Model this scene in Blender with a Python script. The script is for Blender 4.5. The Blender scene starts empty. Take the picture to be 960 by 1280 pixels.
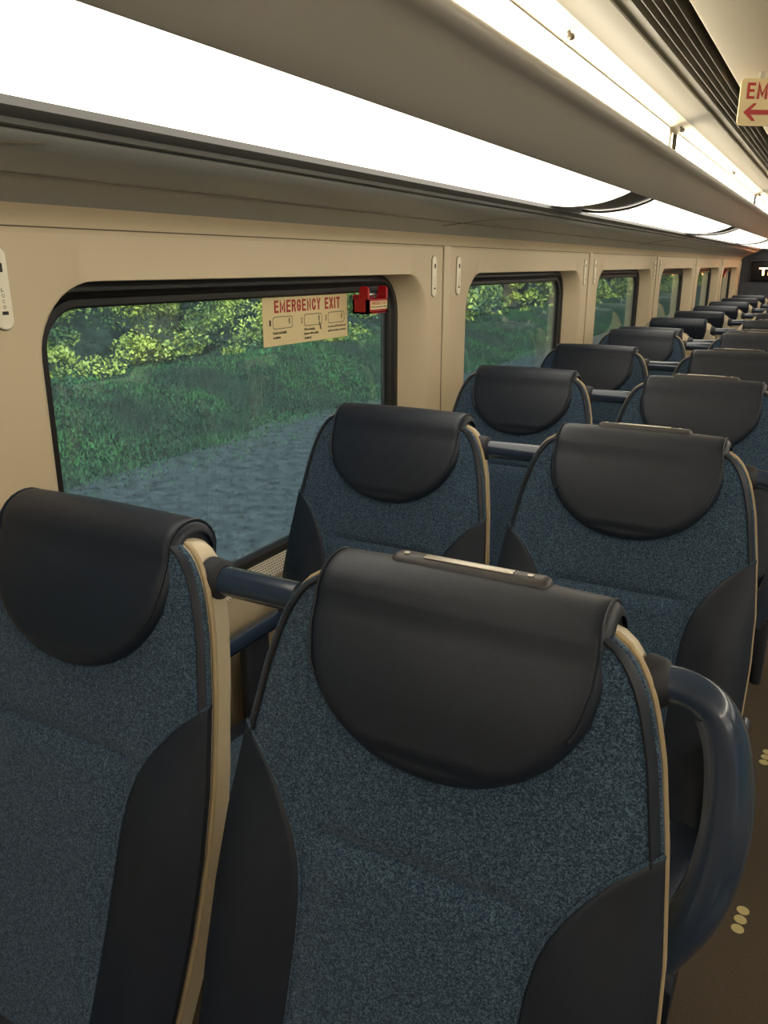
import bpy, math, random
from mathutils import Vector, Matrix
random.seed(7)
sc = bpy.context.scene
col = sc.collection
PI = math.pi
CZ = 1.62            # eye height above the deck
MIRX = 0.30          # centre line of the car

# ------------------------------------------------------------------ materials
def srgb(r, g, b):
    f = lambda c: (c/255/12.92) if c/255 <= .04045 else ((c/255+.055)/1.055)**2.4
    return (f(r), f(g), f(b), 1)

def mat(name, color, rough=.5, metal=0, spec=.5, bump=None, mix=None, coat=0):
    """bump=(scale, strength); mix=(color2, scale, lo, hi)"""
    m = bpy.data.materials.new(name); m.use_nodes = True
    nt = m.node_tree; N = nt.nodes; L = nt.links
    b = N['Principled BSDF']
    b.inputs['Base Color'].default_value = color
    b.inputs['Roughness'].default_value = rough
    b.inputs['Metallic'].default_value = metal
    b.inputs['Specular IOR Level'].default_value = spec
    b.inputs['Coat Weight'].default_value = coat
    tc = N.new('ShaderNodeTexCoord')
    if mix:
        c2, s, lo, hi = mix
        n = N.new('ShaderNodeTexNoise'); n.inputs['Scale'].default_value = s; n.inputs['Detail'].default_value = 3
        L.new(tc.outputs['Object'], n.inputs['Vector'])
        r = N.new('ShaderNodeMapRange'); r.inputs['From Min'].default_value = lo; r.inputs['From Max'].default_value = hi
        L.new(n.outputs['Fac'], r.inputs['Value'])
        x = N.new('ShaderNodeMix'); x.data_type = 'RGBA'
        x.inputs['A'].default_value = color; x.inputs['B'].default_value = c2
        L.new(r.outputs['Result'], x.inputs['Factor']); L.new(x.outputs['Result'], b.inputs['Base Color'])
    if bump:
        n = N.new('ShaderNodeTexNoise'); n.inputs['Scale'].default_value = bump[0]; n.inputs['Detail'].default_value = 2
        L.new(tc.outputs['Object'], n.inputs['Vector'])
        u = N.new('ShaderNodeBump'); u.inputs['Strength'].default_value = bump[1]; u.inputs['Distance'].default_value = .001
        L.new(n.outputs['Fac'], u.inputs['Height']); L.new(u.outputs['Normal'], b.inputs['Normal'])
    return m

def emit(name, color, strength):
    m = bpy.data.materials.new(name); m.use_nodes = True
    nt = m.node_tree; b = nt.nodes['Principled BSDF']
    b.inputs['Base Color'].default_value = (.8, .78, .7, 1)
    b.inputs['Emission Color'].default_value = color
    b.inputs['Emission Strength'].default_value = strength
    return m

def fabric_mat():
    m = bpy.data.materials.new('tweed_fabric'); m.use_nodes = True
    nt = m.node_tree; N = nt.nodes; L = nt.links; b = N['Principled BSDF']
    tc = N.new('ShaderNodeTexCoord')
    v = N.new('ShaderNodeTexVoronoi'); v.inputs['Scale'].default_value = 680
    L.new(tc.outputs['Object'], v.inputs['Vector'])
    sep = N.new('ShaderNodeSeparateColor'); L.new(v.outputs['Color'], sep.inputs['Color'])
    n = N.new('ShaderNodeTexNoise'); n.inputs['Scale'].default_value = 250; n.inputs['Detail'].default_value = 3
    L.new(tc.outputs['Object'], n.inputs['Vector'])
    ad = N.new('ShaderNodeMath'); ad.operation = 'MULTIPLY_ADD'; ad.inputs[1].default_value = .55
    L.new(sep.outputs['Red'], ad.inputs[0]); 
    ml = N.new('ShaderNodeMath'); ml.operation = 'MULTIPLY'; ml.inputs[1].default_value = .55
    L.new(n.outputs['Fac'], ml.inputs[0]); L.new(ml.outputs[0], ad.inputs[2])
    r = N.new('ShaderNodeValToRGB'); e = r.color_ramp.elements
    e[0].position = .18; e[0].color = srgb(28, 43, 61)
    e[1].position = .92; e[1].color = srgb(104, 128, 148)
    k = e.new(.5); k.color = srgb(48, 70, 93)
    L.new(ad.outputs[0], r.inputs['Fac']); L.new(r.outputs['Color'], b.inputs['Base Color'])
    b.inputs['Roughness'].default_value = .92; b.inputs['Specular IOR Level'].default_value = .2
    b.inputs['Sheen Weight'].default_value = .25; b.inputs['Sheen Roughness'].default_value = .5
    u = N.new('ShaderNodeBump'); u.inputs['Strength'].default_value = .7; u.inputs['Distance'].default_value = .001
    L.new(ad.outputs[0], u.inputs['Height']); L.new(u.outputs['Normal'], b.inputs['Normal'])
    return m

def perforated_mat():
    m = bpy.data.materials.new('perforated_panel'); m.use_nodes = True
    nt = m.node_tree; N = nt.nodes; L = nt.links; b = N['Principled BSDF']
    tc = N.new('ShaderNodeTexCoord')
    mp = N.new('ShaderNodeMapping'); mp.inputs['Scale'].default_value = (95, 95, 95)
    L.new(tc.outputs['Object'], mp.inputs['Vector'])
    sp = N.new('ShaderNodeSeparateXYZ'); L.new(mp.outputs[0], sp.inputs[0])
    def frac(sock):
        f = N.new('ShaderNodeMath'); f.operation = 'FRACT'; L.new(sock, f.inputs[0])
        s = N.new('ShaderNodeMath'); s.operation = 'SUBTRACT'; s.inputs[1].default_value = .5; L.new(f.outputs[0], s.inputs[0])
        p = N.new('ShaderNodeMath'); p.operation = 'MULTIPLY'; L.new(s.outputs[0], p.inputs[0]); L.new(s.outputs[0], p.inputs[1])
        return p.outputs[0]
    a = N.new('ShaderNodeMath'); a.operation = 'ADD'; L.new(frac(sp.outputs['X']), a.inputs[0]); L.new(frac(sp.outputs['Y']), a.inputs[1])
    lt = N.new('ShaderNodeMath'); lt.operation = 'LESS_THAN'; lt.inputs[1].default_value = .085; L.new(a.outputs[0], lt.inputs[0])
    x = N.new('ShaderNodeMix'); x.data_type = 'RGBA'
    x.inputs['A'].default_value = srgb(222, 208, 180); x.inputs['B'].default_value = srgb(50, 46, 40)
    L.new(lt.outputs[0], x.inputs['Factor']); L.new(x.outputs['Result'], b.inputs['Base Color'])
    b.inputs['Roughness'].default_value = .5
    return m

def glass_mat():
    m = bpy.data.materials.new('tinted_glass'); m.use_nodes = True
    nt = m.node_tree; N = nt.nodes; L = nt.links
    for n in list(N): N.remove(n)
    out = N.new('ShaderNodeOutputMaterial')
    t = N.new('ShaderNodeBsdfTransparent'); t.inputs['Color'].default_value = (.66, .81, .84, 1)
    g = N.new('ShaderNodeBsdfGlossy'); g.inputs['Roughness'].default_value = .015; g.inputs['Color'].default_value = (1, 1, 1, 1)
    d = N.new('ShaderNodeBsdfDiffuse'); d.inputs['Color'].default_value = (.50, .62, .68, 1)
    lw = N.new('ShaderNodeLayerWeight'); lw.inputs['Blend'].default_value = .5
    p = N.new('ShaderNodeMath'); p.operation = 'POWER'; p.inputs[1].default_value = 5
    L.new(lw.outputs['Facing'], p.inputs[0])
    a = N.new('ShaderNodeMath'); a.operation = 'MULTIPLY_ADD'; a.inputs[1].default_value = .94; a.inputs[2].default_value = .05
    L.new(p.outputs[0], a.inputs[0])
    tc = N.new('ShaderNodeTexCoord')
    mp = N.new('ShaderNodeMapping'); mp.inputs['Scale'].default_value = (1, 60, 9)
    L.new(tc.outputs['Object'], mp.inputs['Vector'])
    n = N.new('ShaderNodeTexNoise'); n.inputs['Scale'].default_value = 3; n.inputs['Detail'].default_value = 5
    L.new(mp.outputs[0], n.inputs['Vector'])
    r = N.new('ShaderNodeMapRange'); r.inputs['From Min'].default_value = .35; r.inputs['From Max'].default_value = .75
    r.inputs['To Min'].default_value = .05; r.inputs['To Max'].default_value = .15
    L.new(n.outputs['Fac'], r.inputs['Value'])
    m1 = N.new('ShaderNodeMixShader'); L.new(r.outputs[0], m1.inputs[0]); L.new(t.outputs[0], m1.inputs[1]); L.new(d.outputs[0], m1.inputs[2])
    m2 = N.new('ShaderNodeMixShader'); L.new(a.outputs[0], m2.inputs[0]); L.new(m1.outputs[0], m2.inputs[1]); L.new(g.outputs[0], m2.inputs[2])
    L.new(m2.outputs[0], out.inputs['Surface'])
    return m

M = dict(
    fabric=fabric_mat(), glass=glass_mat(), perf=perforated_mat(),
    leather=mat('charcoal_leather', srgb(23, 32, 47), .45, spec=.55, bump=(420, .2), mix=(srgb(28, 37, 52), 40, .3, .7)),
    piping=mat('piping', srgb(24, 28, 34), .5),
    shell=mat('cream_shell', srgb(226, 212, 184), .38),
    rim=mat('tan_rim', srgb(196, 176, 140), .45),
    rail=mat('slate_rail', srgb(44, 60, 82), .2, coat=.4),
    grip=mat('grip_inlay', srgb(66, 72, 84), .6),
    collar=mat('dark_collar', srgb(40, 42, 50), .55),
    handle=mat('grey_handle', srgb(72, 70, 72), .38),
    wall=mat('cream_wall_panel', srgb(208, 190, 158), .5, spec=.4, bump=(900, .15)),
    seam=mat('panel_seam', srgb(96, 84, 66), .7),
    cove=mat('satin_cove', srgb(150, 150, 144), .36, spec=.5),
    rack=mat('rack_panel', srgb(176, 170, 160), .40),
    lip=mat('rack_lip', srgb(192, 180, 152), .35),
    rail_dark=mat('dark_trim', srgb(84, 83, 80), .4),
    ceil=mat('cream_ceiling', srgb(236, 222, 192), .5),
    beam=mat('grey_beam', srgb(172, 164, 144), .5),
    vent=mat('vent_recess', srgb(52, 46, 40), .7),
    slat=mat('vent_slat', srgb(150, 144, 128), .35, metal=.4),
    rubber=mat('black_gasket', srgb(22, 18, 18), .45),
    floor=mat('brown_deck', srgb(100, 86, 68), .75, mix=(srgb(78, 68, 55), 260, .35, .65)),
    dot=mat('yellow_dot', srgb(228, 212, 152), .5),
    ply=mat('slate_partition', srgb(62, 68, 80), .5, mix=(srgb(76, 80, 88), 14, .35, .65)),
    sign=mat('cream_sticker', srgb(226, 206, 156), .5),
    red=mat('red_print', srgb(176, 40, 32), .5),
    redbox=mat('red_plastic', srgb(176, 20, 26), .35),
    ink=mat('black_print', srgb(40, 34, 28), .6),
    knob=mat('knob_metal', srgb(96, 88, 74), .4, metal=.5),
    metal=mat('steel', srgb(190, 182, 165), .3, metal=.9),
    plate=mat('ivory_plate', srgb(244, 236, 212), .4),
    base=mat('dark_base', srgb(46, 50, 58), .6),
    black=mat('black_screen', srgb(14, 12, 14), .4),
    led=emit('orange_led', (1, .30, .08, 1), 22),
    light=emit('lit_diffuser', (1, .93, .79, 1), 2.6),
    strip=emit('lit_strip', (1, .92, .77, 1), 17),
    ballast=mat('ballast_stone', srgb(76, 80, 90), .95, mix=(srgb(44, 48, 58), 5, .35, .65)),  # stone colour darkened to stand in for shade on the trackside
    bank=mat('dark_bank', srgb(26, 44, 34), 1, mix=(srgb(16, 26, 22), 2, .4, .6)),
    grass=mat('grass_blades', srgb(74, 128, 72), .8, mix=(srgb(54, 84, 66), .5, .4, .6)),
    leaf=mat('leaf', srgb(66, 98, 52), .5, mix=(srgb(206, 208, 100), .8, .42, .6)),
    bark=mat('bark', srgb(60, 50, 42), .9),
    body=mat('car_body', srgb(150, 152, 155), .4),
)
# pale yellow in the leaf colour paints sun highlights; gloss lowered here
nt = M['leaf'].node_tree; b = nt.nodes['Principled BSDF']
b.inputs['Specular IOR Level'].default_value = .3

# ------------------------------------------------------------------ helpers
def tag(o, label=None, cat=None, group=None, kind=None):
    if label: o['label'] = label
    if cat: o['category'] = cat
    if group: o['group'] = group
    if kind: o['kind'] = kind
    return o

def empty(name, loc=(0, 0, 0), rz=0):
    o = bpy.data.objects.new(name, None); col.objects.link(o)
    o.location = loc; o.rotation_euler = (0, 0, rz); o.empty_display_size = .1
    return o

class MB:
    def __init__(s): s.v = []; s.f = []
    def add(s, vs, fs):
        k = len(s.v); s.v += [tuple(p) for p in vs]; s.f += [tuple(i+k for i in f) for f in fs]; return s
    def box(s, a, b, bev=0):
        (x0, y0, z0), (x1, y1, z1) = a, b
        if bev <= 0:
            vs = [(x, y, z) for x in (x0, x1) for y in (y0, y1) for z in (z0, z1)]
            return s.add(vs, [(0, 1, 3, 2), (4, 6, 7, 5), (0, 4, 5, 1), (2, 3, 7, 6), (0, 2, 6, 4), (1, 5, 7, 3)])
        c = [(x0+x1)/2, (y0+y1)/2, (z0+z1)/2]; h = [(x1-x0)/2, (y1-y0)/2, (z1-z0)/2]
        r = min(bev, *h); n = 8
        # rounded box: sphere directions pushed out
        seg = 4
        U = []
        for i in range(2*seg+2):
            ph = -PI/2 + PI/2*(i if i <= seg else i-1)/seg
            U.append((ph, -1 if i <= seg else 1))
        rings = []
        for ph, sz in U:
            ring = []
            for q in range(4):
                sx = 1 if q in (0, 3) else -1; sy = 1 if q in (0, 1) else -1
                for j in range(seg+1):
                    th = q*PI/2 + PI/2*j/seg
                    ring.append((c[0]+sx*(h[0]-r)+r*math.cos(ph)*math.cos(th), c[1]+sy*(h[1]-r)+r*math.cos(ph)*math.sin(th), c[2]+sz*(h[2]-r)+r*math.sin(ph)))
            rings.append(ring)
        m = len(rings[0]); vs = [p for g in rings for p in g]
        fs = [(i*m+j, i*m+(j+1) % m, (i+1)*m+(j+1) % m, (i+1)*m+j) for i in range(len(rings)-1) for j in range(m)]
        fs += [tuple(reversed(range(m))), tuple(range((len(rings)-1)*m, len(rings)*m))]
        return s.add(vs, fs)
    def grid(s, rows, closed=False):
        n = len(rows[0]); vs = [p for r in rows for p in r]
        fs = []
        for i in range(len(rows)-1):
            for j in range(n if closed else n-1):
                k = (j+1) % n
                fs.append((i*n+j, i*n+k, (i+1)*n+k, (i+1)*n+j))
        return s.add(vs, fs)
    def tube(s, pts, r, n=12, cap=True, flat=1.0):
        pts = [Vector(p) for p in pts]
        rs = r if isinstance(r, (list, tuple)) else [r]*len(pts)
        T = []
        for i in range(len(pts)):
            T.append((pts[min(i+1, len(pts)-1)]-pts[max(i-1, 0)]).normalized())
        up = Vector((0, 0, 1)) if abs(T[0].z) < .9 else Vector((0, 1, 0))
        nrm = (up - T[0]*up.dot(T[0])).normalized()
        rows = []
        for i, p in enumerate(pts):
            nrm = (nrm - T[i]*nrm.dot(T[i])).normalized()
            bi = T[i].cross(nrm)
            rows.append([p + rs[i]*(nrm*math.cos(2*PI*k/n)*flat+bi*math.sin(2*PI*k/n)) for k in range(n)])
        k0 = len(s.v)
        s.grid(rows, True)
        if cap:
            m = len(rows)
            s.f.append(tuple(k0+i for i in reversed(range(n)))); s.f.append(tuple(k0+(m-1)*n+i for i in range(n)))
        return s
    def disc(s, c, r, n, ax, th):
        """disc of thickness th; ax = 'x','y','z' """
        rows = []
        for t in (0, th):
            ring = []
            for k in range(n):
                a = 2*PI*k/n; u, v = r*math.cos(a), r*math.sin(a)
                p = dict(x=(t, u, v), y=(u, t, v), z=(u, v, t))[ax]
                ring.append((c[0]+p[0], c[1]+p[1], c[2]+p[2]))
            rows.append(ring)
        k0 = len(s.v); s.grid(rows, True)
        s.f.append(tuple(k0+i for i in reversed(range(n)))); s.f.append(tuple(k0+n+i for i in range(n)))
        return s
    def mirror(s):
        """reflect across the centre line of the car"""
        s.v = [(2*MIRX-x, y, z) for x, y, z in s.v]; s.f = [tuple(reversed(f)) for f in s.f]; return s
    def build(s, name, m, parent=None, smooth=True, loc=None):
        me = bpy.data.meshes.new(name); me.from_pydata(s.v, [], s.f); me.validate(); me.update()
        import bmesh
        bm = bmesh.new(); bm.from_mesh(me); bmesh.ops.recalc_face_normals(bm, faces=bm.faces)
        if smooth:
            for e in bm.edges:
                if len(e.link_faces) == 2 and e.calc_face_angle(0) > math.radians(38): e.smooth = False
            for f in bm.faces: f.smooth = True
        bm.to_mesh(me); bm.free()
        me.materials.append(m)
        o = bpy.data.objects.new(name, me); col.objects.link(o)
        if parent: o.parent = parent
        if loc: o.location = loc
        return o

def spline(pts, n=8):
    """Catmull-Rom through points"""
    P = [Vector(p) for p in pts]; out = []
    for i in range(len(P)-1):
        a = P[max(i-1, 0)]; b = P[i]; c = P[i+1]; d = P[min(i+2, len(P)-1)]
        for k in range(n):
            t = k/n
            out.append(.5*((2*b)+(c-a)*t+(2*a-5*b+4*c-d)*t*t+(3*b-a-3*c+d)*t**3))
    out.append(P[-1]); return out

def interp(tab, x):
    if x <= tab[0][0]: return tab[0][1]
    for (a, fa), (b, fb) in zip(tab, tab[1:]):
        if x <= b: return fa+(fb-fa)*(x-a)/(b-a)
    return tab[-1][1]

def smooth01(t): t = max(0, min(1, t)); return t*t*(3-2*t)

def text_obj(txt, name, m, w, h, fn, parent=None, depth=.0012, bold=0.0):
    """text fitted in a w x h box; fn maps (u, v, d) -> point"""
    cu = bpy.data.curves.new('t', 'FONT'); cu.body = txt; cu.align_x = 'CENTER'; cu.align_y = 'CENTER'
    cu.extrude = .5; cu.offset = bold; cu.resolution_u = 3
    t = bpy.data.objects.new('t', cu); col.objects.link(t)
    dg = bpy.context.evaluated_depsgraph_get()
    me = bpy.data.meshes.new_from_object(t.evaluated_get(dg))
    bpy.data.objects.remove(t); bpy.data.curves.remove(cu)
    xs = [v.co.x for v in me.vertices]; ys = [v.co.y for v in me.vertices]
    x0, x1, y0, y1 = min(xs), max(xs), min(ys), max(ys)
    for v in me.vertices:
        v.co = Vector(fn(((v.co.x-x0)/(x1-x0)-.5)*w, ((v.co.y-y0)/(y1-y0)-.5)*h, (v.co.z+.5)*depth))
    me.name = name; me.materials.clear(); me.materials.append(m)
    o = bpy.data.objects.new(name, me); col.objects.link(o)
    if parent: o.parent = parent
    return o

GLYPH = {
 'E': [[(1, 0), (0, 0), (0, 1), (1, 1)], [(0, .52), (.88, .52)]],
 'M': [[(0, 0), (0, 1), (.5, .18), (1, 1), (1, 0)]],
 'R': [[(0, 0), (0, 1), (.68, 1), (.92, .93), (1, .78), (.92, .6), (.68, .52), (0, .52)], [(.62, .52), (1, 0)]],
 'G': [[(1, .76), (.84, .95), (.5, 1), (.18, .92), (0, .7), (0, .3), (.18, .08), (.5, 0), (.84, .07), (1, .25), (1, .46), (.58, .46)]],
 'N': [[(0, 0), (0, 1), (1, 0), (1, 1)]],
 'C': [[(1, .74), (.84, .94), (.5, 1), (.18, .92), (0, .7), (0, .3), (.18, .08), (.5, 0), (.84, .06), (1, .26)]],
 'Y': [[(0, 1), (.5, .48), (1, 1)], [(.5, .48), (.5, 0)]],
 'X': [[(0, 0), (1, 1)], [(0, 1), (1, 0)]],
 'I': [[(.5, 0), (.5, 1)]],
 'T': [[(0, 1), (1, 1)], [(.5, 1), (.5, 0)]],
}
def heading(txt, name, m, w, h, t, fn, parent, depth=.0012):
    """bold block capitals from strokes of thickness t in a w x h box"""
    adv = [dict(I=.42, M=1.3, W=1.3).get(c, 1.0) if c != ' ' else .6 for c in txt]
    gap = .32; tot = sum(adv)+gap*(len(txt)-1); k = w/tot; x = -w/2
    mb = MB()
    for c, a in zip(txt, adv):
        cw = a*k-t
        for si, st in enumerate(GLYPH.get(c, [])):
            P = [(x+t/2+(px*cw if c != 'I' else cw/2), -h/2+t/2+py*(h-t)) for px, py in st]
            L, Rr = [], []
            for i, p in enumerate(P):
                d0 = Vector(P[i])-Vector(P[i-1]) if i else None
                d1 = Vector(P[i+1])-Vector(P[i]) if i < len(P)-1 else None
                if d0 is None: d0 = d1
                if d1 is None: d1 = d0
                n0 = Vector((-d0.y, d0.x)).normalized(); n1 = Vector((-d1.y, d1.x)).normalized()
                b = (n0+n1).normalized(); q = min(1/max(.35, b.dot(n0)), 1.6)*t/2
                e = Vector((0, 0))
                if i == 0: e = -d1.normalized()*t/2
                if i == len(P)-1: e = d0.normalized()*t/2
                L.append(Vector(p)+b*q+e); Rr.append(Vector(p)-b*q+e)
            dd = depth*(1+.08*si)
            ring = lambda a_, b_: [fn(a_.x, a_.y, 0), fn(b_.x, b_.y, 0), fn(b_.x, b_.y, dd), fn(a_.x, a_.y, dd)]
            rows = [ring(a_, b_) for a_, b_ in zip(L, Rr)]
            k0 = len(mb.v); mb.grid(rows, True); n = len(rows)
            mb.f.append((k0+3, k0+2, k0+1, k0)); mb.f.append(tuple(k0+(n-1)*4+i for i in range(4)))
        x += (a+gap)*k
    return mb.build(name, m, parent, smooth=False)

def copy_tree(o, parent=None):
    c = o.copy(); col.objects.link(c); c.parent = parent
    for ch in o.children:
        d = ch.copy(); col.objects.link(d); d.parent = c
        for g in ch.children:
            e = g.copy(); col.objects.link(e); e.parent = d
    return c

# ------------------------------------------------------------------ camera
cam = bpy.data.cameras.new('camera'); co = bpy.data.objects.new('camera', cam); col.objects.link(co)
cam.sensor_fit = 'HORIZONTAL'; cam.sensor_width = 36; cam.lens = 37.5; cam.clip_start = .02; cam.clip_end = 400
co.location = (0, 0, CZ)
co.rotation_euler = (math.radians(90-17.171), 0, math.radians(28.741))
sc.camera = co

# ------------------------------------------------------------------ seat
HT = 1.27   # height of the headrest crest
HW = [(-.85, .262), (-.75, .272), (-.65, .283), (-.55, .289), (-.45, .290), (-.35, .285), (-.235, .271), (-.15, .256), (-.12, .248), (-.10, .242), (-.08, .2345), (-.065, .227), (-.05, .217), (-.04, .208), (-.034, .200), (-.029, .190), (0, .165)]
def hw(z): return interp(HW, z)
def rec(z): return .22*z - .09*z*z
SEAM = [(-.85, .135), (-.6, .143), (-.47, .145), (-.42, .148), (-.38, .155), (-.35, .166), (-.325, .180), (-.30, .198), (-.28, .215), (-.26, .236), (-.245, .255), (-.235, .271)]
def seamx(z): return interp(SEAM, z)
def front(x, z):
    """front surface of the padding"""
    w = hw(z)-.002
    u = min(1, abs(x)/w)
    y = rec(z) + .006
    y += .011*u**9                                        # rolled edge
    side = smooth01((abs(x)-.13)/.09)*smooth01((-.26-z)/.18)
    y -= .016*side*(1-u**9)                               # raised side bolsters
    y += .009*math.exp(-((z+.338)/.008)**2)*smooth01((.155-abs(x))/.03)   # crease under the shoulder panel
    y -= .009*smooth01((-.338-z)/.03)*smooth01((.15-abs(x))/.04)
    return y
def shell_depth(z):
    s = max(0, min(1, (-.022-z)/.05))
    return .030 + .056*math.sqrt(max(0, 1-(1-s)**2)) + .02*smooth01((-.25-z)/.3)

def seat_meshes():
    d = {}
    zs = [-.80+.772*i/72 for i in range(73)]
    # fabric
    mb = MB(); rows = []
    for z in zs:
        w = hw(z)-.002
        row = [(-w, rec(z)+.024, HT+z)]
        row += [(w*u, front(w*u, z), HT+z) for u in [math.sin(PI/2*(-1+2*j/40)) for j in range(41)]]
        row += [(w, rec(z)+.024, HT+z)]
        rows.append(row)
    mb.grid(rows); d['fabric'] = mb
    # bolsters
    for s in (-1, 1):
        mb = MB(); rows = []
        zz = [-.80+.566*i/60 for i in range(61)]
        for z in zz:
            a = seamx(z); b = hw(z)-.001
            if b < a+.001: b = a+.001
            row = []
            for j in range(19):
                t = j/18; x = a+(b-a)*t
                off = .0045*math.sqrt(max(0, 1-(1-min(1, t*(b-a)/.012))**2))
                row.append((s*x, front(x, z)-off, HT+z))
            row.append((s*b, rec(z)+.022, HT+z))
            rows.append(row)
        mb.grid(rows); d['bolster%d' % s] = mb
        mb = MB(); mb.tube([(s*seamx(z), front(seamx(z), z)-.002, HT+z) for z in zz], .0022, 6); d['seam%d' % s] = mb
    # leather band round the edge + piping
    for s in (-1, 1):
        mb = MB(); rows = []
        for z in zs:
            w = hw(z)
            row = []
            for t, dy in ((-.015, .0), (-.013, -.0015), (-.009, .0), (-.005, .002), (-.003, .008), (-.002, .018)):
                x = w+t
                y = min(front(min(x, w-.0025), z), rec(z)+.017)+dy if t > -.008 else front(x, z)+dy
                row.append((s*x, min(y, rec(z)+.024)-.003, HT+z))
            rows.append(row)
        mb.grid(rows)
        d['band%d' % s] = mb
        mb = MB(); mb.tube([(s*(hw(z)-.014), front(hw(z)-.014, z)-.002, HT+z) for z in zs], .0022, 6)
        d['piping%d' % s] = mb
        # rim of the shell
        mb = MB(); mb.tube([(s*(hw(z)-.0025), rec(z)+.033, HT+z) for z in zs], .0038, 8)
        d['rim%d' % s] = mb
    # shell
    mb = MB(); rows = []
    zz = [-.86, -.84] + zs + [-.024]
    for i, z in enumerate(zz):
        D = shell_depth(z)+.0; w = hw(z)-.0065
        row = []
        for j in range(41):
            ph = PI*j/40
            c, s_ = math.cos(ph), math.sin(ph)
            x = w*math.copysign(abs(c)**.22, c); y = rec(z)+.018+(D-.006)*abs(s_)**.36
            row.append((x, y, HT+z))
        rows.append(row)
    mb.grid(rows)
    # closing front wall so the shell is a solid form
    mb.grid([[(.0065-hw(z), rec(z)+.018, HT+z), (hw(z)-.0065, rec(z)+.018, HT+z)] for z in zz])
    d['shell'] = mb
    # headrest
    T = .017
    HR = [(-.229, .002), (-.2275, .030), (-.224, .052), (-.218, .074), (-.208, .097), (-.195, .120), (-.175, .144), (-.15, .164), (-.12, .180), (-.08, .188), (-.04, .189), (0, .189)]
    path = []
    zf = [-.229, -.2285, -.2275, -.226, -.224, -.221, -.218, -.213, -.208, -.202, -.195, -.185, -.175, -.163, -.15, -.135, -.12, -.10, -.08, -.065, -.05]
    lean = lambda z: .016*max(0, (z+.16)/.11)**2
    for z in zf: path.append((rec(z)+.004+lean(z), z, interp(HR, z), (-1, 0)))
    BK = .096
    cy, cz_, R, Rz = rec(-.05)+(.020+BK)/2, -.05, (BK-.020)/2, .033
    for k in range(1, 12):
        a = PI*k/12
        path.append((cy-R*math.cos(a), cz_+Rz*math.sin(a), .189-.003*math.sin(a), (-math.cos(a), math.sin(a))))
    for z in zf[::-1]:
        path.append((rec(z)+BK+.003*smooth01((-.05-z)/.05), z, interp(HR, z), (1, 0)))
    # arc-length and outline
    S = [0]
    for a, b_ in zip(path, path[1:]): S.append(S[-1]+math.hypot(a[0]-b_[0], a[1]-b_[1]))
    outline = [(w, s) for (y, z, w, n), s in zip(path, S)]
    def edge_dist(x, s, i):
        x = abs(x); best = 9
        for (x0, s0), (x1, s1) in zip(outline, outline[1:]):
            dx, ds = x1-x0, s1-s0; L2 = dx*dx+ds*ds
            t = max(0, min(1, ((x-x0)*dx+(s-s0)*ds)/L2)) if L2 else 0
            best = min(best, math.hypot(x-x0-dx*t, s-s0-ds*t))
        return best
    mb = MB(); rows = []
    for i, (y, z, w, n) in enumerate(path):
        row = []
        for j in range(45):
            u = math.sin(PI/2*(-1+2*j/44)); x = w*u
            e = min(1, edge_dist(x, S[i], i)/.020)
            o = T*math.sqrt(max(0, 1-(1-e)**2)) - .003
            puff = .004*(1-(x/.2)**2) if z > -.2 else 0
            o += puff*e
            row.append((x, y+n[0]*o, HT+z+n[1]*o))
        rows.append(row)
    mb.grid(rows)
    for s in (-1, 1):
        m_ = len(path)
        mb.grid([[(s*(path[i][2]-.006)+0*q, path[i][0]*(1-q)+path[m_-1-i][0]*q, HT+path[i][1]) for q in (0, .5, 1)] for i in range(13, m_//2)])
    d['headrest'] = mb
    for s in (-1, 1):
        mb = MB(); pp = [(s*(w-.010), y+n[0]*(T*.80), HT+z+n[1]*(T*.80)) for y, z, w, n in path[15:-15]]
        mb.tube(pp, .0022, 6)
        d['head_seam%d' % s] = mb
    # seat cushion
    mb = MB(); rows = []
    L0, L1 = -.64, -.17
    for i in range(25):
        t = i/24; y = L0+(L1-L0)*t
        row = []
        top = .515-.03*t + .012*math.sin(PI*t)
        fr = .035*(1-math.sqrt(max(0, 1-(1-min(1, t/.09))**2)))
        for j in range(31):
            u = -1+2*j/30; x = .262*math.copysign(abs(u)**.8, u)
            z = top-fr-.03*abs(u)**8+.012*smooth01((abs(u)-.5)/.3)
            row.append((x, y, z))
        row = [(-.262, y, .40)]+row+[(.262, y, .40)]
        rows.append(row)
    f0 = [(p[0]*.99, L0-.004, .40) for p in rows[0]]
    allr = [f0]+rows
    lo, hi = 6, 26
    mb.grid([r[lo:hi+1] for r in allr]); d['cushion'] = mb
    d['cb-1'] = MB().grid([r[:lo+1] for r in allr]); d['cb1'] = MB().grid([r[hi:] for r in allr])
    mb = MB().box((-.255, -.62, .36), (.255, -.06, .405), .015); d['pan'] = mb
    mb = MB().box((-.10, -.42, .0), (.10, -.12, .37), .03).box((-.16, -.46, 0), (.16, -.08, .03), .01); d['pedestal'] = mb
    # lower back panel joining shell and pan
    mb = MB().box((-.24, -.26, .36), (.24, -.13, .50), .03); d['hinge'] = mb
    return d

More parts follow.
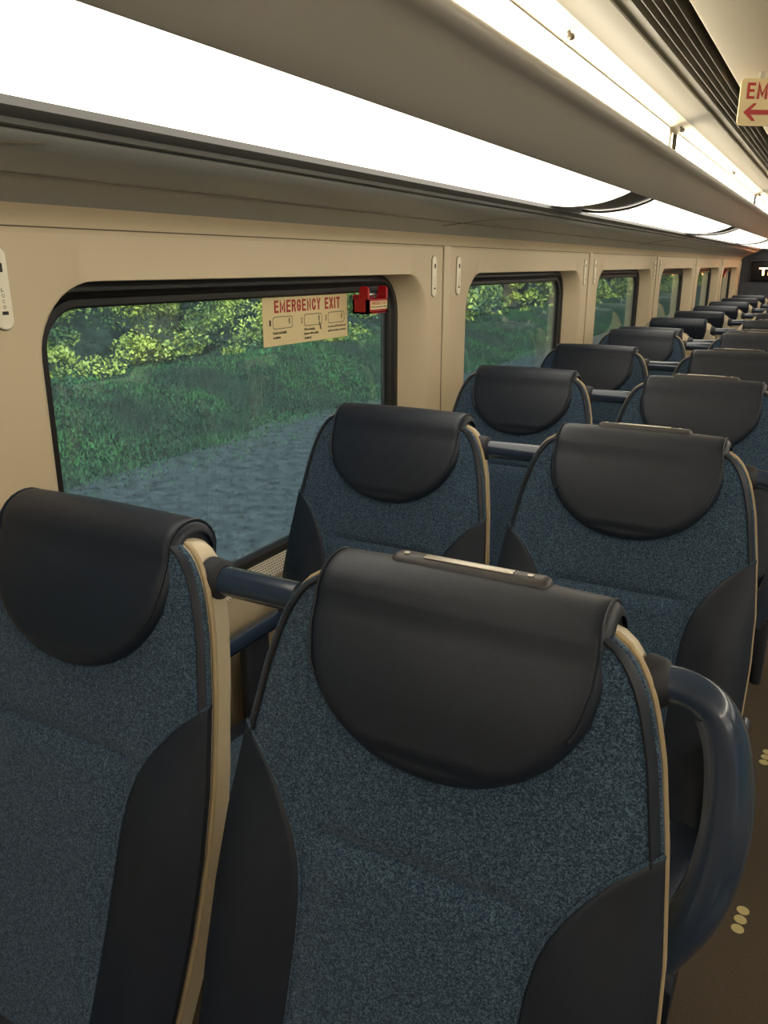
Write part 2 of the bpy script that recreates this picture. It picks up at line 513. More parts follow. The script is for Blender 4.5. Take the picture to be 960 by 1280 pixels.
SM = seat_meshes()
proto_parts = {}
def build_seat_common(root):
    P = {}
    P['sh'] = SM['shell'].build('shell', M['shell'], root); P['sh']['label'] = 'smooth cream plastic back shell'
    bk = SM['fabric'].build('back_cushion', M['fabric'], root); bk['label'] = 'blue grey tweed fabric'
    for s in (-1, 1):
        o = SM['bolster%d' % s].build('side_bolster', M['leather'], root)
        SM['seam%d' % s].build('piping', M['fabric'], o)
        SM['rim%d' % s].build('rim', M['rim'], P['sh'])
        SM['piping%d' % s].build('piping', M['piping'], bk)
        SM['band%d' % s].build('edge_band', M['leather'], bk)
    h = SM['headrest'].build('headrest', M['leather'], root); h['label'] = 'padded charcoal leather with rounded lower edge'
    for s in (-1, 1): SM['head_seam%d' % s].build('piping', M['leather'], h)
    cu = SM['cushion'].build('seat_cushion', M['fabric'], root)
    for s in (-1, 1): SM['cb%d' % s].build('cushion_bolster', M['leather'], cu)
    SM['pan'].build('seat_pan', M['base'], root)
    SM['hinge'].build('back_bracket', M['base'], root)
    SM['pedestal'].build('pedestal', M['base'], root)

def armrest(root, x):
    s = 1 if x > 0 else -1
    a = MB().box((x-.024, -.47, .675), (x+.024, -.10, .715), .016).build('armrest', M['rail'], root)
    MB().box((x-.016, -.30, .40), (x+.016, -.20, .69), .012).build('armrest_post', M['base'], a)

def make_window_seat(mirror):
    root = empty('window_seat'); build_seat_common(root)
    s = -1 if mirror else 1
    z = HT-.082; y = .043
    r = MB().tube([(s*.215, y, z), (s*.369, y, z)], .0215, 20).build('grab_bar', M['rail'], root)
    c = MB().tube([(s*.215, y, z), (s*.237, y, z), (s*.243, y, z)], [.031, .029, .023], 20)
    c.build('collar', M['collar'], r)
    armrest(root, -s*.285)
    return root

def make_aisle_seat(mirror):
    root = empty('aisle_seat'); build_seat_common(root)
    s = -1 if mirror else 1
    pts = [(.225, .042, -.084), (.262, .042, -.083), (.292, .040, -.098), (.310, .034, -.129), (.319, .024, -.175), (.321, .012, -.225), (.315, .0, -.275), (.303, -.010, -.318), (.288, -.014, -.350), (.272, -.020, -.378)]
    P = spline([(s*a, b, HT+c) for a, b, c in pts], 5)
    n = len(P)
    hd = MB().tube(P, [.0205+.0055*smooth01((i-8)/20) for i in range(n)], 18).build('side_handle', M['rail'], root)
    hd['label'] = 'glossy slate blue looped grab handle'
    MB().tube([p+Vector((-s*.0165, -.006, 0)) for p in P[12:-8]], .0095, 8).build('grip_inlay', M['grip'], hd)
    MB().tube([(s*.220, .042, HT-.084), (s*.239, .042, HT-.084), (s*.247, .042, HT-.083)], [.031, .028, .021], 20).build('collar', M['collar'], hd)
    th = MB().box((-.10, .040, HT-.016), (.105, .072, HT+.007), .011).build('top_handle', M['handle'], root)
    MB().box((-.055, .047, HT+.0065), (.06, .060, HT+.0082), .001).build('strip', M['metal'], th)
    for x in (-.08, .08): MB().disc((x, .053, HT+.0062), .004, 10, 'z', .0022).build('screw', M['metal'], th)
    armrest(root, s*.285)
    return root

facing = [.782, 1.77, 2.735, 3.70, 4.72]
away = [5.02, 5.99, 6.96, 7.93, 8.90, 9.87, 10.86]
ordn = ['nearest', 'second', 'third', 'fourth', 'fifth']
aord = ['first', 'second', 'third', 'fourth', 'fifth', 'sixth', 'seventh']
XW, XA = -.94, -.341
ws = make_window_seat(False); as_ = make_aisle_seat(False)
wlab = ['window seat at far left of the photo, facing us, cut by the left edge',
        'window seat facing us in front of the right end of the nearest window',
        'window seat facing us below the second window, third seat back along the wall',
        'window seat facing us against the pillar after the second window',
        'fifth and farthest window seat facing us, back to back with the first reversed one']
alab = ['aisle seat filling the bottom centre, with top handle and large loop handle',
        'aisle seat facing us directly behind the big centre seat, at right of photo',
        'third aisle seat facing us, its headrest crossing the right edge of the photo',
        'fourth aisle seat facing us, small dark headrest near the right edge',
        'fifth aisle seat facing us, last before the seats turn the other way']
for i, y in enumerate(facing):
    o = ws if i == 0 else copy_tree(ws); o.location = (XW-(.013 if i == 0 else 0), y, 0)
    tag(o, wlab[i], 'train seat', 'seats facing the camera')
    o = as_ if i == 0 else copy_tree(as_); o.location = (XA-(.004 if i == 0 else 0), y, 0)
    tag(o, alab[i], 'train seat', 'seats facing the camera')
wa = make_window_seat(True); aa = make_aisle_seat(True)
for i, y in enumerate(away):
    o = wa if i == 0 else copy_tree(wa); o.location = (XW, y, 0); o.rotation_euler = (0, 0, PI)
    tag(o, 'window seat turned away from us, %s of the reversed window seats counted from the camera' % aord[i], 'train seat', 'seats facing away')
    o = aa if i == 0 else copy_tree(aa); o.location = (XA, y, 0); o.rotation_euler = (0, 0, PI)
    tag(o, 'aisle seat turned away from us, %s of the reversed aisle seats counted from the camera' % aord[i], 'train seat', 'seats facing away')

# ------------------------------------------------------------------ shell of the car
Y0, Y1 = -3.17, 13.0
PITCH = 1.995
XWALL, XGL = -1.28, -1.36
def rrect(y0, y1, z0, z1, r, x, n=10):
    pts = []
    for q, (cy, cz) in enumerate(((y1-r, z1-r), (y0+r, z1-r), (y0+r, z0+r), (y1-r, z0+r))):
        for k in range(n+1):
            a = q*PI/2+PI/2*k/n
            pts.append((x, cy+r*math.cos(a), CZ+cz+r*math.sin(a)))
        # extra straight subdivisions are not needed
    return pts
def lerp_loop(a, b, t, tx): return [(p[0]+(q[0]-p[0])*tx, p[1]+(q[1]-p[1])*t, p[2]+(q[2]-p[2])*t) for p, q in zip(a, b)]
bays = list(range(-2, 6))
wl = MB()
BZ0, BZ1 = -.95, .055
for k in bays:
    dy = k*PITCH
    o0, o1 = .815+dy, .815+PITCH+dy
    R0 = rrect(1.005+dy, 2.665+dy, -.842, -.030, .15, XWALL)
    R1 = rrect(1.06+dy, 2.570+dy, -.828, -.034, .13, XGL)
    outer = []
    n = len(R0)//4
    for q in range(4):
        cor = ((o1, BZ1), (o0, BZ1), (o0, BZ0), (o1, BZ0))[q]
        for j in range(n):
            p = R0[q*n+j]; t = j/(n-1)
            # slide along both sides of the corner
            if q == 0: a, b_ = (cor[0], p[2]-CZ), (p[1], cor[1])
            elif q == 1: a, b_ = (p[1], cor[1]), (cor[0], p[2]-CZ)
            elif q == 2: a, b_ = (cor[0], p[2]-CZ), (p[1], cor[1])
            else: a, b_ = (p[1], cor[1]), (cor[0], p[2]-CZ)
            c = a if t < .499 else (b_ if t > .501 else cor)
            outer.append((XWALL, c[0], CZ+c[1]))
    rows = [outer, R0]
    for t, tx in ((.08, .01), (.2, .06), (.4, .22), (.7, .58), (1, 1)):
        rows.append(lerp_loop(R0, R1, t, tx))
    wl.grid(rows, True)
yb0, yb1 = .815-2*PITCH, .815+6*PITCH
wl.add([(XWALL, yb0, 0), (XWALL, yb1, 0), (XWALL, yb1, CZ+BZ0), (XWALL, yb0, CZ+BZ0)], [(0, 1, 2, 3)])
wl.add([(XWALL, yb1, 0), (XWALL, Y1, 0), (XWALL, Y1, CZ+BZ1), (XWALL, yb1, CZ+BZ1)], [(0, 1, 2, 3)])
# cove curve at the head of the wall
cov = [(XWALL, BZ1), (-1.278, .070), (-1.272, .082), (-1.262, .094), (-1.250, .104)]
wl.grid([[(x, yb0, CZ+z), (x, Y1, CZ+z)] for x, z in cov])
tag(wl.build('wall_left', M['wall']), kind='structure')
wr = MB(); wr.v = list(wl.v); wr.f = list(wl.f); wr.mirror()
tag(wr.build('wall_right', M['wall']), kind='structure')
# outer skin of the car below and above the windows
sk = MB().box((XGL-.09, yb0, -.9), (XGL-.03, Y1, CZ-.86)).box((XGL-.09, yb0, CZ+.0), (XGL-.03, Y1, CZ+.75))
tag(sk.build('wall_left_outer', M['body'], smooth=False), kind='structure')
sk.mirror()
tag(sk.build('wall_right_outer', M['body'], smooth=False), kind='structure')
tag(MB().box((-1.45, yb0-.05, -.9), (2.05, yb0, CZ+.75)).build('wall_back', M['wall'], smooth=False), kind='structure')
tag(MB().box((-1.45, Y1, -.9), (2.05, Y1+.05, CZ+.75)).build('wall_front', M['ply'], smooth=False), kind='structure')
tag(MB().box((-1.45, yb0, CZ+.70), (2.05, Y1, CZ+.75)).build('ceiling_roof', M['body'], smooth=False), kind='structure')
tag(MB().box((-1.36, yb0, -.06), (1.88, Y1, 0)).build('floor', M['floor'], smooth=False), kind='structure')

# seams and battens between wall panels
for i, k in enumerate(range(0, 6)):
    y = .815+(k+1)*PITCH-.0 if k < 5 else .815+6*PITCH
    y = .815+(k)*PITCH
    t = MB().box((XWALL-.004, y-.028, CZ-.95), (XWALL+.006, y+.028, CZ+.066), .003).build('trim_%d' % (i+1), M['wall'])
    tag(t, kind='structure')
    s2 = MB()
    for e in (-.030, .028): s2.box((XWALL-.001, y+e, CZ-.95), (XWALL+.0015, y+e+.002, CZ+.066))
    s2.build('seam', M['seam'], t, smooth=False)
t = MB().box((XWALL-.004, .815+6*PITCH-.028, CZ-.95), (XWALL+.006, .815+6*PITCH+.028, CZ+.066), .003).build('trim_7', M['wall']); tag(t, kind='structure')
tag(MB().box((XWALL-.002, -1.2, CZ+.064), (XWALL+.0025, Y1, CZ+.0665)).build('trim_8', M['seam'], smooth=False), kind='structure')
tag(MB().box((XWALL-.002, yb0, .0), (XWALL+.015, Y1, .10), .006).build('baseboard_left', M['base']), kind='structure')

# windows
for k, mi in [(k, m) for m in (False, True) for k in bays[1:]]:
    dy = k*PITCH
    w = empty('window_%d' % (k+2+7*mi), (XGL, 1.83+dy, CZ-.43)); tag(w, kind='structure')
    off = w.location
    def loc(lp, x): return [(x-off.x, p[1]-off.y, p[2]-off.z) for p in lp]
    A = rrect(1.02+dy, 2.60+dy, -.86, -.010, .13, 0)
    G = rrect(1.095+dy, 2.510+dy, -.800, -.086, .085, 0)
    fr = MB()
    def sh(a, b, t): return lerp_loop(a, b, t, 0)
    rows = [loc(A, XGL-.02), loc(A, XGL-.001), loc(sh(A, G, .15), XGL+.004), loc(sh(A, G, .55), XGL+.004), loc(sh(A, G, .62), XGL-.004), loc(sh(A, G, .70), XGL-.006), loc(sh(A, G, .76), XGL+.0), loc(sh(A, G, .93), XGL+.0), loc(G, XGL-.006), loc(G, XGL-.03)]
    fr.grid(rows, True); f = fr.build('window_frame', M['rubber'], w)
    G2 = rrect(1.06+dy, 2.545+dy, -.835, -.05, .1, 0)
    g = MB(); a = loc(G2, XGL-.012); b_ = loc(G2, XGL-.018)
    g.grid([a, b_], True); n = len(a)
    g.f.append(tuple(range(n))); g.f.append(tuple(reversed(range(n, 2*n))))
    g.build('pane', M['glass'], w, smooth=False)
    v = MB()
    def P(x, y, z): return (x-off.x, y-off.y, z-off.z+CZ)
    v.add([P(-1.352, 1.16+dy, -.822), P(-1.352, 2.50+dy, -.822), P(-1.278, 2.52+dy, -.836), P(-1.278, 1.14+dy, -.836),
           P(-1.352, 1.16+dy, -.826), P(-1.352, 2.50+dy, -.826), P(-1.278, 2.52+dy, -.842), P(-1.278, 1.14+dy, -.842)],
          [(0, 1, 2, 3), (7, 6, 5, 4), (0, 4, 5, 1), (1, 5, 6, 2), (2, 6, 7, 3), (3, 7, 4, 0)])
    v.build('perforated_sill', M['perf'], w, smooth=False)
    if mi:
        w.location.x = 2*MIRX-XGL; w.rotation_euler = (0, 0, PI)

# ceiling profile (car cross-section, x and height above the eye)
under = [(-1.252, .102), (-1.235, .112), (-1.20, .127), (-1.15, .145), (-1.10, .163), (-1.062, .178), (-1.058, .184)]
railp = [(-1.062, .178), (-1.060, .186), (-1.042, .188), (-1.040, .196), (-1.026, .200), (-1.019, .207), (-1.021, .219)]
arc = [(-1.019, .219), (-.98, .214), (-.940, .212), (-.90, .2135), (-.865, .217), (-.825, .223), (-.790, .232), (-.748, .246), (-.715, .261), (-.69, .275)]
rackp = [(-.715, .278), (-.724, .268), (-.723, .258), (-.715, .254), (-.706, .259), (-.685, .282), (-.66, .312), (-.635, .343), (-.622, .357), (-.612, .3625), (-.602, .3655), (-.593, .373), (-.589, .383), (-.591, .393), (-.598, .400), (-.606, .402)]
refl = [(-.606, .455), (-.600, .462), (-.590, .468), (-.576, .4745), (-.560, .481), (-.553, .483)]
beam = [(-.553, .483), (-.545, .487), (-.520, .492), (-.490, .496), (-.478, .498), (-.476, .503), (-.470, .506), (-.448, .506), (-.446, .515)]
top = [(-.341, .540), (-.341, .500), (-.335, .498), (-.2, .508), (0, .518), (.30, .522)]
def strip_mesh(prof, y0, y1, th=0, mirror=False, up=(0, 1)):
    mb = MB()
    rows = [[(x, y0, CZ+z), (x, y1, CZ+z)] for x, z in prof]
    if th:
        rows += [[(x+up[0]*th, y0, CZ+z+up[1]*th), (x+up[0]*th, y1, CZ+z+up[1]*th)] for x, z in reversed(prof)]
        rows.append(rows[0])
        mb.grid(rows); n = len(prof)
        for e in (0, 1):
            for i in range(n-1):
                a, b_ = i, i+1; c, d_ = 2*n-1-i-1, 2*n-1-i
                mb.f.append((a*2+e, b_*2+e, c*2+e, d_*2+e))
    else: mb.grid(rows)
    if mirror: mb.mirror()
    return mb
for mi in (False, True):
    sfx = 'right' if mi else 'left'
    for nm, prof, m in (('ceiling_cove_', under, 'cove'), ('ceiling_rail_', railp, 'rail_dark'), ('ceiling_fascia_', rackp, 'rack'), ('ceiling_beam_', beam, 'beam'), ('ceiling_crown_', top, 'ceil')):
        tag(strip_mesh(prof, yb0, Y1, 0, mi).build(nm+sfx, M[m]), kind='structure')
    tag(strip_mesh(refl, yb0, Y1, 0, mi).build('ceiling_reflector_'+sfx, M['ceil']), kind='structure')
    # metal backing behind the diffusers
    tag(strip_mesh([(x, z+.012) for x, z in arc], yb0, Y1, 0, mi).build('ceiling_backing_'+sfx, M['rail_dark']), kind='structure')
    tag(strip_mesh([(-.618, .385), (-.618, .47), (-.600, .470)], yb0, Y1, 0, mi).build('ceiling_channel_'+sfx, M['ceil']), kind='structure')
    # vent
    v = empty('air_vent', ((-.41 if not mi else 2*MIRX+.41), 1.0, CZ+.50))
    tag(v, 'long slatted dark air vent running along the ceiling above the window side seats' if not mi else 'long slatted dark air vent on the far side of the aisle', 'vent')
    ox, oy, oz = v.location
    def L(mb): mb.v = [(x-ox, y-oy, z-oz) for x, y, z in mb.v]; return mb
    ch = MB().grid([[(x, yb0, CZ+z), (x, Y1, CZ+z)] for x, z in [(-.447, .502), (-.447, .548), (-.342, .548), (-.342, .502)]])
    if mi: ch.mirror()
    L(ch).build('recess', M['vent'], v, smooth=False)
    for x in (-.4255, -.406, -.387, -.368, -.447+.002):
        s_ = MB().add([(x, yb0, CZ+.5), (x+.0022, yb0, CZ+.5), (x+.008, yb0, CZ+.53), (x+.006, yb0, CZ+.53), (x, Y1, CZ+.5), (x+.0022, Y1, CZ+.5), (x+.008, Y1, CZ+.53), (x+.006, Y1, CZ+.53)],
                      [(0, 1, 2, 3), (4, 7, 6, 5), (0, 4, 5, 1), (1, 5, 6, 2), (2, 6, 7, 3), (3, 7, 4, 0)])
        if mi: s_.mirror()
        L(s_).build('slat', M['slat'], v, smooth=False)
# service seams on the dark underside of the cove
sm = MB()
for ya, yb_ in ((.4, .9), (2.6, 3.2), (5.7, 6.3)):
    sm.tube([(-1.20, ya, CZ+.1255), (-1.12, ya+.25, CZ+.1545), (-1.07, yb_, CZ+.173)], .0012, 5)
sm.box((-1.17, yb0, CZ+.1355), (-1.168, Y1, CZ+.1375))
tag(sm.build('trim_9', M['seam'], smooth=False), kind='structure')

# light panels
ends = [(-2.74, .01), (.46, 3.21), (3.64, 6.37), (6.84, 9.58), (10.03, 12.80)]
lab = ['', 'nearest and largest glowing ceiling light panel, above the first window',
       'second glowing curved ceiling panel, beyond the dark band ending the nearest one',
       'third glowing curved ceiling panel along the window side',
       'farthest glowing curved ceiling panel near the partition and the orange display']
for mi in (False, True):
    for i, (a, b_) in enumerate(ends):
        r = empty('ceiling_light', (-.87 if not mi else 2*MIRX+.87, (a+b_)/2, CZ+.22)); ox, oy, oz = r.location
        m = strip_mesh(arc[:-1], a, b_, .007, mi); m.v = [(x-ox, y-oy, z-oz) for x, y, z in m.v]
        m.build('diffuser', M['light'], r)
        f = MB()
        for e in (a-.003, b_-.003):
            g = strip_mesh([(x, z-.0015) for x, z in arc[:-1]], e, e+.006, .009, mi); f.add(g.v, g.f)
        f.v = [(x-ox, y-oy, z-oz) for x, y, z in f.v]; f.build('end_frame', M['rail_dark'], r)
        if mi: l = 'glowing curved ceiling panel on the far side of the aisle, number %s from the rear wall' % aord[i]
        else: l = lab[i] or 'glowing curved ceiling panel behind the camera on the window side'
        tag(r, l.replace('number ', ''), 'ceiling light', 'curved light panels')
sends = [(-3.13, -.02), (.06, 3.19), (3.33, 6.38), (6.52, 9.57), (9.71, 12.90)]
slab = ['', 'nearest bright strip light recessed above the rack edge', 'second bright strip light above the rack edge, past the first knob joint',
        'third bright strip light above the rack edge', 'farthest bright strip light above the rack edge']
for mi in (False, True):
    for i, (a, b_) in enumerate(sends):
        r = empty('strip_light', (-.605 if not mi else 2*MIRX+.605, (a+b_)/2, CZ+.43)); ox, oy, oz = r.location
        m = strip_mesh([(-.609, .396), (-.604, .410), (-.602, .430), (-.604, .450), (-.609, .459)], a, b_, .006, mi, (-1, 0)); m.v = [(x-ox, y-oy, z-oz) for x, y, z in m.v]
        m.build('diffuser', M['strip'], r)
        f = MB()
        for e in (a-.008, b_): f.box((-.615, e, CZ+.395), (-.6, e+.008, CZ+.46))
        f.box((-.611, a, CZ+.4585), (-.600, b_, CZ+.4605))
        if mi: f.mirror()
        f.v = [(x-ox, y-oy, z-oz) for x, y, z in f.v]; f.build('frame', M['rail_dark'], r, smooth=False)
        tag(r, slab[i] if (slab[i] and not mi) else ('bright strip light on the far side of the aisle, %s from the rear wall' % aord[i] if mi else 'bright strip light above the rack edge behind the camera'), 'ceiling light', 'strip lights')
# knobs
klab = ['small metal knob beside the middle of the nearest strip light', 'small metal knob at the joint between the first and second strip lights',
        'small metal knob beside the middle of the second strip light', 'small metal knob at the joint between the second and third strip lights',
        'small metal knob beside the third strip light']
kp = None
for i, y in enumerate((1.87, 3.27, 4.88, 6.45, 8.05)):
    if kp is None:
        kp = empty('coat_knob')
        MB().tube([(0, 0, .004), (.003, 0, -.004), (.006, 0, -.010)], [.004, .004, .0035], 10).build('stem', M['knob'], kp)
        MB().tube([(.006, 0, -.009), (.008, 0, -.014), (.0095, 0, -.018), (.010, 0, -.020)], [.007, .0085, .007, .003], 12).build('cap', M['knob'], kp)
        o = kp
    else: o = copy_tree(kp)
    o.location = (-.582, y, CZ+.4745)
    tag(o, klab[i], 'knob', 'metal knobs along the strip lights')

# EM... sign hanging from the ceiling
al = math.radians(33); SY = 2.6
sg = empty('hanging_sign', (-.313, SY, CZ+.486), al)
tag(sg, 'cream hanging sign with red letters and red arrow at the upper right edge', 'sign')
W_, H_ = .30, .118
bd = MB().box((0, 0, -H_), (W_, .006, 0))
b_ = rrect(0, W_, -H_, 0, .012, 0); mb = MB()
f0 = [(p[1], 0, p[2]-CZ) for p in b_]; f1 = [(p[1], .005, p[2]-CZ) for p in b_]
mb.grid([f0, f1], True); n = len(f0); mb.f.append(tuple(range(n))); mb.f.append(tuple(reversed(range(n, 2*n))))
mb.build('board', M['sign'], sg, smooth=False)
heading('EMERGENCY', 'letters', M['red'], .262, .040, .0068, lambda u, v, d: (.018+.131+u, -.0003-d, -.031+v), sg)
heading('EXIT', 'letters', M['red'], .10, .036, .0068, lambda u, v, d: (.20+u, -.0003-d, -.084+v), sg)
mb = MB()
def prism(pts, y0, y1):
    n = len(pts); mb = MB(); mb.grid([[(x, y0, z) for x, z in pts], [(x, y1, z) for x, z in pts]], True)
    mb.f.append(tuple(range(n))); mb.f.append(tuple(reversed(range(n, 2*n)))); return mb
A = [(.014, -.084), (.040, -.062), (.050, -.062), (.034, -.078), (.110, -.078), (.110, -.090), (.034, -.090), (.050, -.106), (.040, -.106)]
prism(A, -.0018, -.0004).build('arrow', M['red'], sg, smooth=False)
for x in (.05, .25): MB().box((x, .000, -.002), (x+.012, .004, .036)).build('bracket', M['metal'], sg, smooth=False)

# orange LED display on the partition header
ld = empty('passenger_display', (-.55, Y1-.06, CZ-.09))
tag(ld, 'black passenger display with glowing orange letters on the far partition', 'display')
MB().box((-.58, -.03, -.13), (.62, .055, .13), .012).build('housing', M['black'], ld)
text_obj('Train 38', 'letters', M['led'], .62, .105, lambda u, v, d: (-.17+u, -.032-d, 0+v), ld, bold=.02)
MB().box((-.62, .02, .13), (.66, .055, .17), .01).build('header', M['ply'], ld)
# partition
pt = MB().box((XWALL+.001, Y1-.045, 0), (-.10, Y1-.002, CZ-.23), .01)
pt = pt.build('partition', M['ply']); tag(pt, 'slate grey partition closing the far end of the seating', 'partition')

# wall plates
pp = None
for k in range(0, 7):
    yb = .815+k*PITCH
    for s in (-1, 1):
        y = yb+s*.108
        if s == -1 and k == 0: continue
        if pp is None:
            pp = empty('wall_plate')
            lp = [(p[1], p[2]-CZ) for p in rrect(-.0165, .0165, -.07, .07, .0164, 0)]
            g = MB(); g.grid([[(0, u, v) for u, v in lp], [(.004, u, v) for u, v in lp], [(.006, u*.85, v*.97) for u, v in lp]], True)
            n = len(lp); g.f.append(tuple(range(2*n, 3*n))); g.f.append(tuple(reversed(range(n))))
            g.build('plate', M['plate'], pp)
            lq = [(u*1.09, v*1.022) for u, v in lp]; g = MB().grid([[(0, u, v) for u, v in lq], [(.0015, u, v) for u, v in lq]], True); n = len(lq); g.f.append(tuple(range(n, 2*n))); g.build('shadow_rim', M['seam'], pp)  # dark rim in seam colour, painted as the shadow round the plate
            MB().box((.0055, -.005, .028), (.0066, .005, .043)).build('slot', M['ink'], pp, smooth=False)
            MB().box((.0055, -.006, -.044), (.0066, .006, -.038)).build('slot', M['ink'], pp, smooth=False)
            for j, c in enumerate('LOCO'):
                text_obj(c, 'letter', M['seam'], .005, .006, lambda u, v, d: (.0058+d, u, -.002-j*.0095+v), pp, .0006)
            o = pp
        else: o = copy_tree(pp)
        if k == 0: y = .945
        o.location = (XWALL, y, CZ-.040)
        if k == 0: l = 'ivory slotted wall plate cut by the left edge of the photo'
        else: l = 'ivory slotted wall plate just %s the %s pillar seam' % ('before' if s < 0 else 'after', ordn[k-1] if k <= 5 else 'last')
        tag(o, l, 'wall plate', 'ivory slotted wall plates')

# emergency exit sticker on the nearest pane
st = empty('emergency_sticker', (XGL-.0105, 2.03, CZ-.153))
tag(st, 'cream EMERGENCY EXIT sticker with red heading on the nearest window', 'sticker')
MB().box((0, -.222, -.066), (.0012, .222, .066)).build('sheet', M['sign'], st, smooth=False)
heading('EMERGENCY', 'heading', M['red'], .2341, .034, .0062, lambda u, v, d: (.0012+d*.5, -.0504+u, .041+v), st)
heading('EXIT', 'heading', M['red'], .0864, .034, .0062, lambda u, v, d: (.0012+d*.5, .1343+u, .041+v), st)
for j, c in enumerate((-.13, .025, .155)):
    ol = [(p[1], p[2]-CZ) for p in rrect(c-.048, c+.048, -.020, .014, .009, 0, 5)]
    il = [(u-(u-c)*.04, v-(v+.003)*.1) for u, v in ol]
    g = MB().grid([[(.0016, u, v) for u, v in ol], [(.0016, u, v) for u, v in il]], True); g.build('diagram', M['ink'], st, smooth=False)
    text_obj(str(j+1), 'numeral', M['ink'], .007, .016, lambda u, v, d: (.0014+d*.5, c-.060+u, -.002+v), st)
    MB().box((.0014, c+.030, -.008), (.002, c+.034, .008)).build('pictogram', M['ink'], st, smooth=False)
    t = (('Locate cut handle', 'on window'), ('Pull cut handle,', 'Remove rubber molding', 'completely'), ('Locate pull handle and', 'pull in window outward'))[j]
    for q, line in enumerate(t):
        ww = (.07, .065, .085)[j]*len(line)/20*1.1
        text_obj(line, 'caption', M['ink'], ww, .0085, lambda u, v, d: (.0014+d*.5, c-.048+ww/2+u, -.030-q*.0125+v), st)
MB().add([(.0018, .055, -.012), (.0018, .060, -.010), (.0018, .070, -.034), (.0018, .063, -.034)], [(0, 1, 2, 3)]).build('pictogram', M['ink'], st, smooth=False)

# red release box
def release_box(y, label):
    r = empty('release_box', (XGL+.003, y, CZ-.107)); tag(r, label, 'release box', 'red window release boxes')
    h = .066
    g = MB()
    g.box((0, -h, -.043), (.056, h, -.037)).box((.048, -h, -.040), (.056, h, .002)).box((0, -h, -.04), (.006, h, .016))
    prof = [(0, -.043), (.056, -.043), (.056, .034), (.050, .041), (.034, .043), (.026, .036), (.022, .004), (0, .001)]
    n = len(prof)
    for e in (-h, h-.012):
        k = len(g.v)
        g.grid([[(u, e, v) for u, v in prof], [(u, e+.012, v) for u, v in prof]], True)
        g.f.append(tuple(k+i for i in range(n))); g.f.append(tuple(k+n+i for i in reversed(range(n))))
    g.build('housing', M['redbox'], r, smooth=False)
    MB().box((.0555, -.050, -.030), (.0568, .060, -.004)).build('label_plate', M['sign'], r, smooth=False)
    text_obj('EMERGENCY EXIT', 'print', M['red'], .095, .010, lambda u, v, d: (.0569+d*.4, .005+u, -.011+v), r)
    text_obj('Pull to remove rubber molding', 'print', M['ink'], .10, .006, lambda u, v, d: (.0569+d*.4, .005+u, -.023+v), r)
    MB().tube([(.02, -.055, .010), (.03, -.02, .014), (.03, .02, .014), (.02, .055, .010)], .005, 8).build('pull_tab', M['metal'], r)
release_box(2.332, 'red release box at the top right corner of the nearest window')
release_box(2.332+5*PITCH-.9, 'small red release box on the farthest window')

# floor dots
dk = empty('x'); bpy.data.objects.remove(dk)
dp = None
for j, yy in enumerate((1.905, 2.72, 3.55)):
    for q in range(3):
        if dp is None: dp = MB().disc((0, 0, 0), .0155, 24, 'z', .0015).build('floor_marker', M['dot'], smooth=False); o = dp
        else: o = dp.copy(); col.objects.link(o)
        o.location = (.010-.003*q, yy-.036*(q-1), .0002)
        tag(o, '%s disc of the %s trio of yellow floor dots along the aisle' % (('farthest', 'middle', 'nearest')[q], ('nearest', 'second', 'third')[j]), 'floor marker', 'yellow floor dots')

# ------------------------------------------------------------------ outside
GZ = -1.2
BX = -8.4
gb = MB().box((-9.0, -30, GZ-.3), (-1.2, 160, GZ))
tag(gb.build('ground_ballast', M['ballast'], smooth=False), kind='structure')
def bank_h(x, y):
    d = BX-x
    h = GZ-.02 + .85*smooth01(d/3.8) + max(0, d-4.6)*.42 + min(1, max(0, d))*(.06*math.sin(y*.9)+.04*math.sin(y*2.3+x*1.7))
    return h
rows = []
for i in range(24):
    x = BX-i*.45
    rows.append([(x, -30+j*1.5, bank_h(x, -30+j*1.5)) for j in range(127)])
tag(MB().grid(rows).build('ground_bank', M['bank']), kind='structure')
rnd = random.random
mb = MB()
for i in range(9000):
    x = -8.6+rnd()**1.2*5.4; y = -1+rnd()**1.4*40; r = .02+.035*rnd()
    a = rnd()*6
    v = [(x+r*math.cos(a+q*2.09)*1.2, y+r*math.sin(a+q*2.09), GZ) for q in range(3)]+[(x+.01, y, GZ+r*.7)]
    mb.add(v, [(0, 1, 3), (1, 2, 3), (2, 0, 3)])
tag(mb.build('ballast_gravel', M['ballast'], smooth=False), 'grey ballast stones beside the track outside the windows', 'gravel', kind='stuff')
mb = MB()
for i in range(110000):
    u = rnd(); x = -8.0-(1-(1-u)**.8)*5.0+.5*math.sin(i*.37)*(1-u); y = 3+rnd()**1.6*70; h = .03+.06*rnd(); a = rnd()*PI; w = .007+.010*rnd()
    if x > BX and rnd() < .6: continue
    z = bank_h(min(x, BX), y); lx, ly = (rnd()-.5)*.14, (rnd()-.5)*.14
    mb.add([(x-w*math.cos(a), y-w*math.sin(a), z), (x+w*math.cos(a), y+w*math.sin(a), z), (x+lx, y+ly, z+h)], [(0, 1, 2)])
tag(mb.build('grass', M['grass'], smooth=False), 'green grass strip between the ballast and the bushes outside', 'grass', kind='stuff')
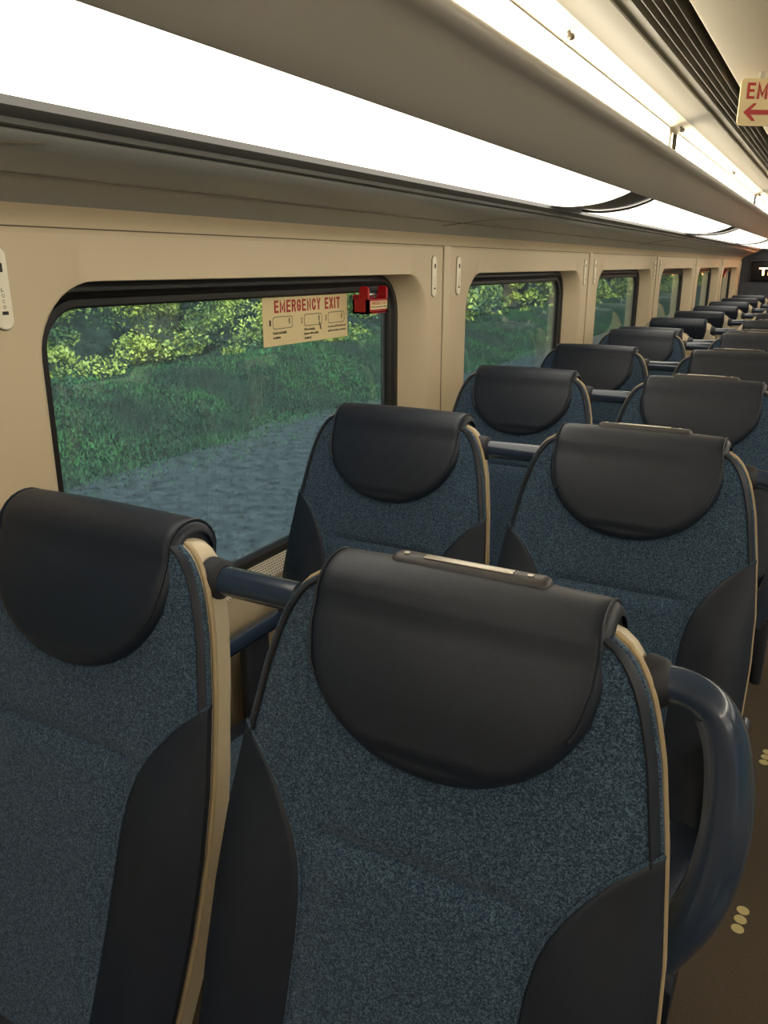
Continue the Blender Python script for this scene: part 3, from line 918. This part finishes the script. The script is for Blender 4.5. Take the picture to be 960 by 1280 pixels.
def leaves(n, y0, y1, size, seed):
    random.seed(seed); mb = MB(); R = random.random
    clumps = []
    for i in range(int((y1-y0)*(9 if y0 < 10 else 6))):
        y = y0+R()*(y1-y0); h = R()
        x = -11.9-.7*R()-2.6*h
        clumps.append((x, y, GZ+.58+.35*R()+4.6*h*h**.3, (.22+.45*R()**2)*(1 if h > .15 else .7)))
    for i in range(n):
        cx, cy, cz, r = random.choice(clumps)
        u = random.gauss(0, 1), random.gauss(0, 1), random.gauss(0, 1); l = math.sqrt(sum(c*c for c in u)) or 1
        k = r*(.65+.5*R())/l
        p = Vector((cx+u[0]*k, cy+u[1]*k*1.5, cz+u[2]*k*.8))
        t = Vector((R()-.5, R()-.5, R()-.5)).normalized(); q = t.cross(Vector((R()-.5, R()-.5, R()-.5)).normalized()).normalized()
        s = size*(.5+.9*R())
        mb.add([p-t*s, p+q*s*.5, p+t*s, p-q*s*.5], [(0, 1, 2, 3)])
    return mb
tag(leaves(90000, 4, 26, .050, 3).build('foliage', M['leaf'], smooth=False), 'sunlit leafy hedge bank outside the nearest windows', 'foliage', kind='stuff')
tag(leaves(44000, 26, 100, .13, 5).build('foliage', M['leaf'], smooth=False), 'sunlit leafy hedge bank further along the track', 'foliage', kind='stuff')
# dark wooded slope behind the hedge
rows = [[(-14.6-.15*i+.5*math.sin(j*1.3+i), -30+j*1.5, GZ+.4+i*.8) for j in range(127)] for i in range(10)]
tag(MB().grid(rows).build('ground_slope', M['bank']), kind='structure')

# ------------------------------------------------------------------ light
sun = bpy.data.lights.new('sun', 'SUN'); so = bpy.data.objects.new('sun', sun); col.objects.link(so)
sun.energy = 10; sun.angle = math.radians(1.0); sun.color = (1, .93, .75)
d = Vector((-.48, .2, -.85))
so.rotation_euler = d.to_track_quat('-Z', 'Y').to_euler()
w = bpy.data.worlds.new('sky'); sc.world = w; w.use_nodes = True
nt = w.node_tree; bg = nt.nodes['Background']
sky = nt.nodes.new('ShaderNodeTexSky'); sky.sky_type = 'HOSEK_WILKIE'; sky.turbidity = 3
sky.sun_direction = (-d).normalized()
nt.links.new(sky.outputs[0], bg.inputs['Color']); bg.inputs['Strength'].default_value = 1.6

sc.view_settings.view_transform = 'Standard'; sc.view_settings.look = 'None'
sc.view_settings.gamma = 1; sc.view_settings.use_curve_mapping = False
sc.view_settings.exposure = 0.05
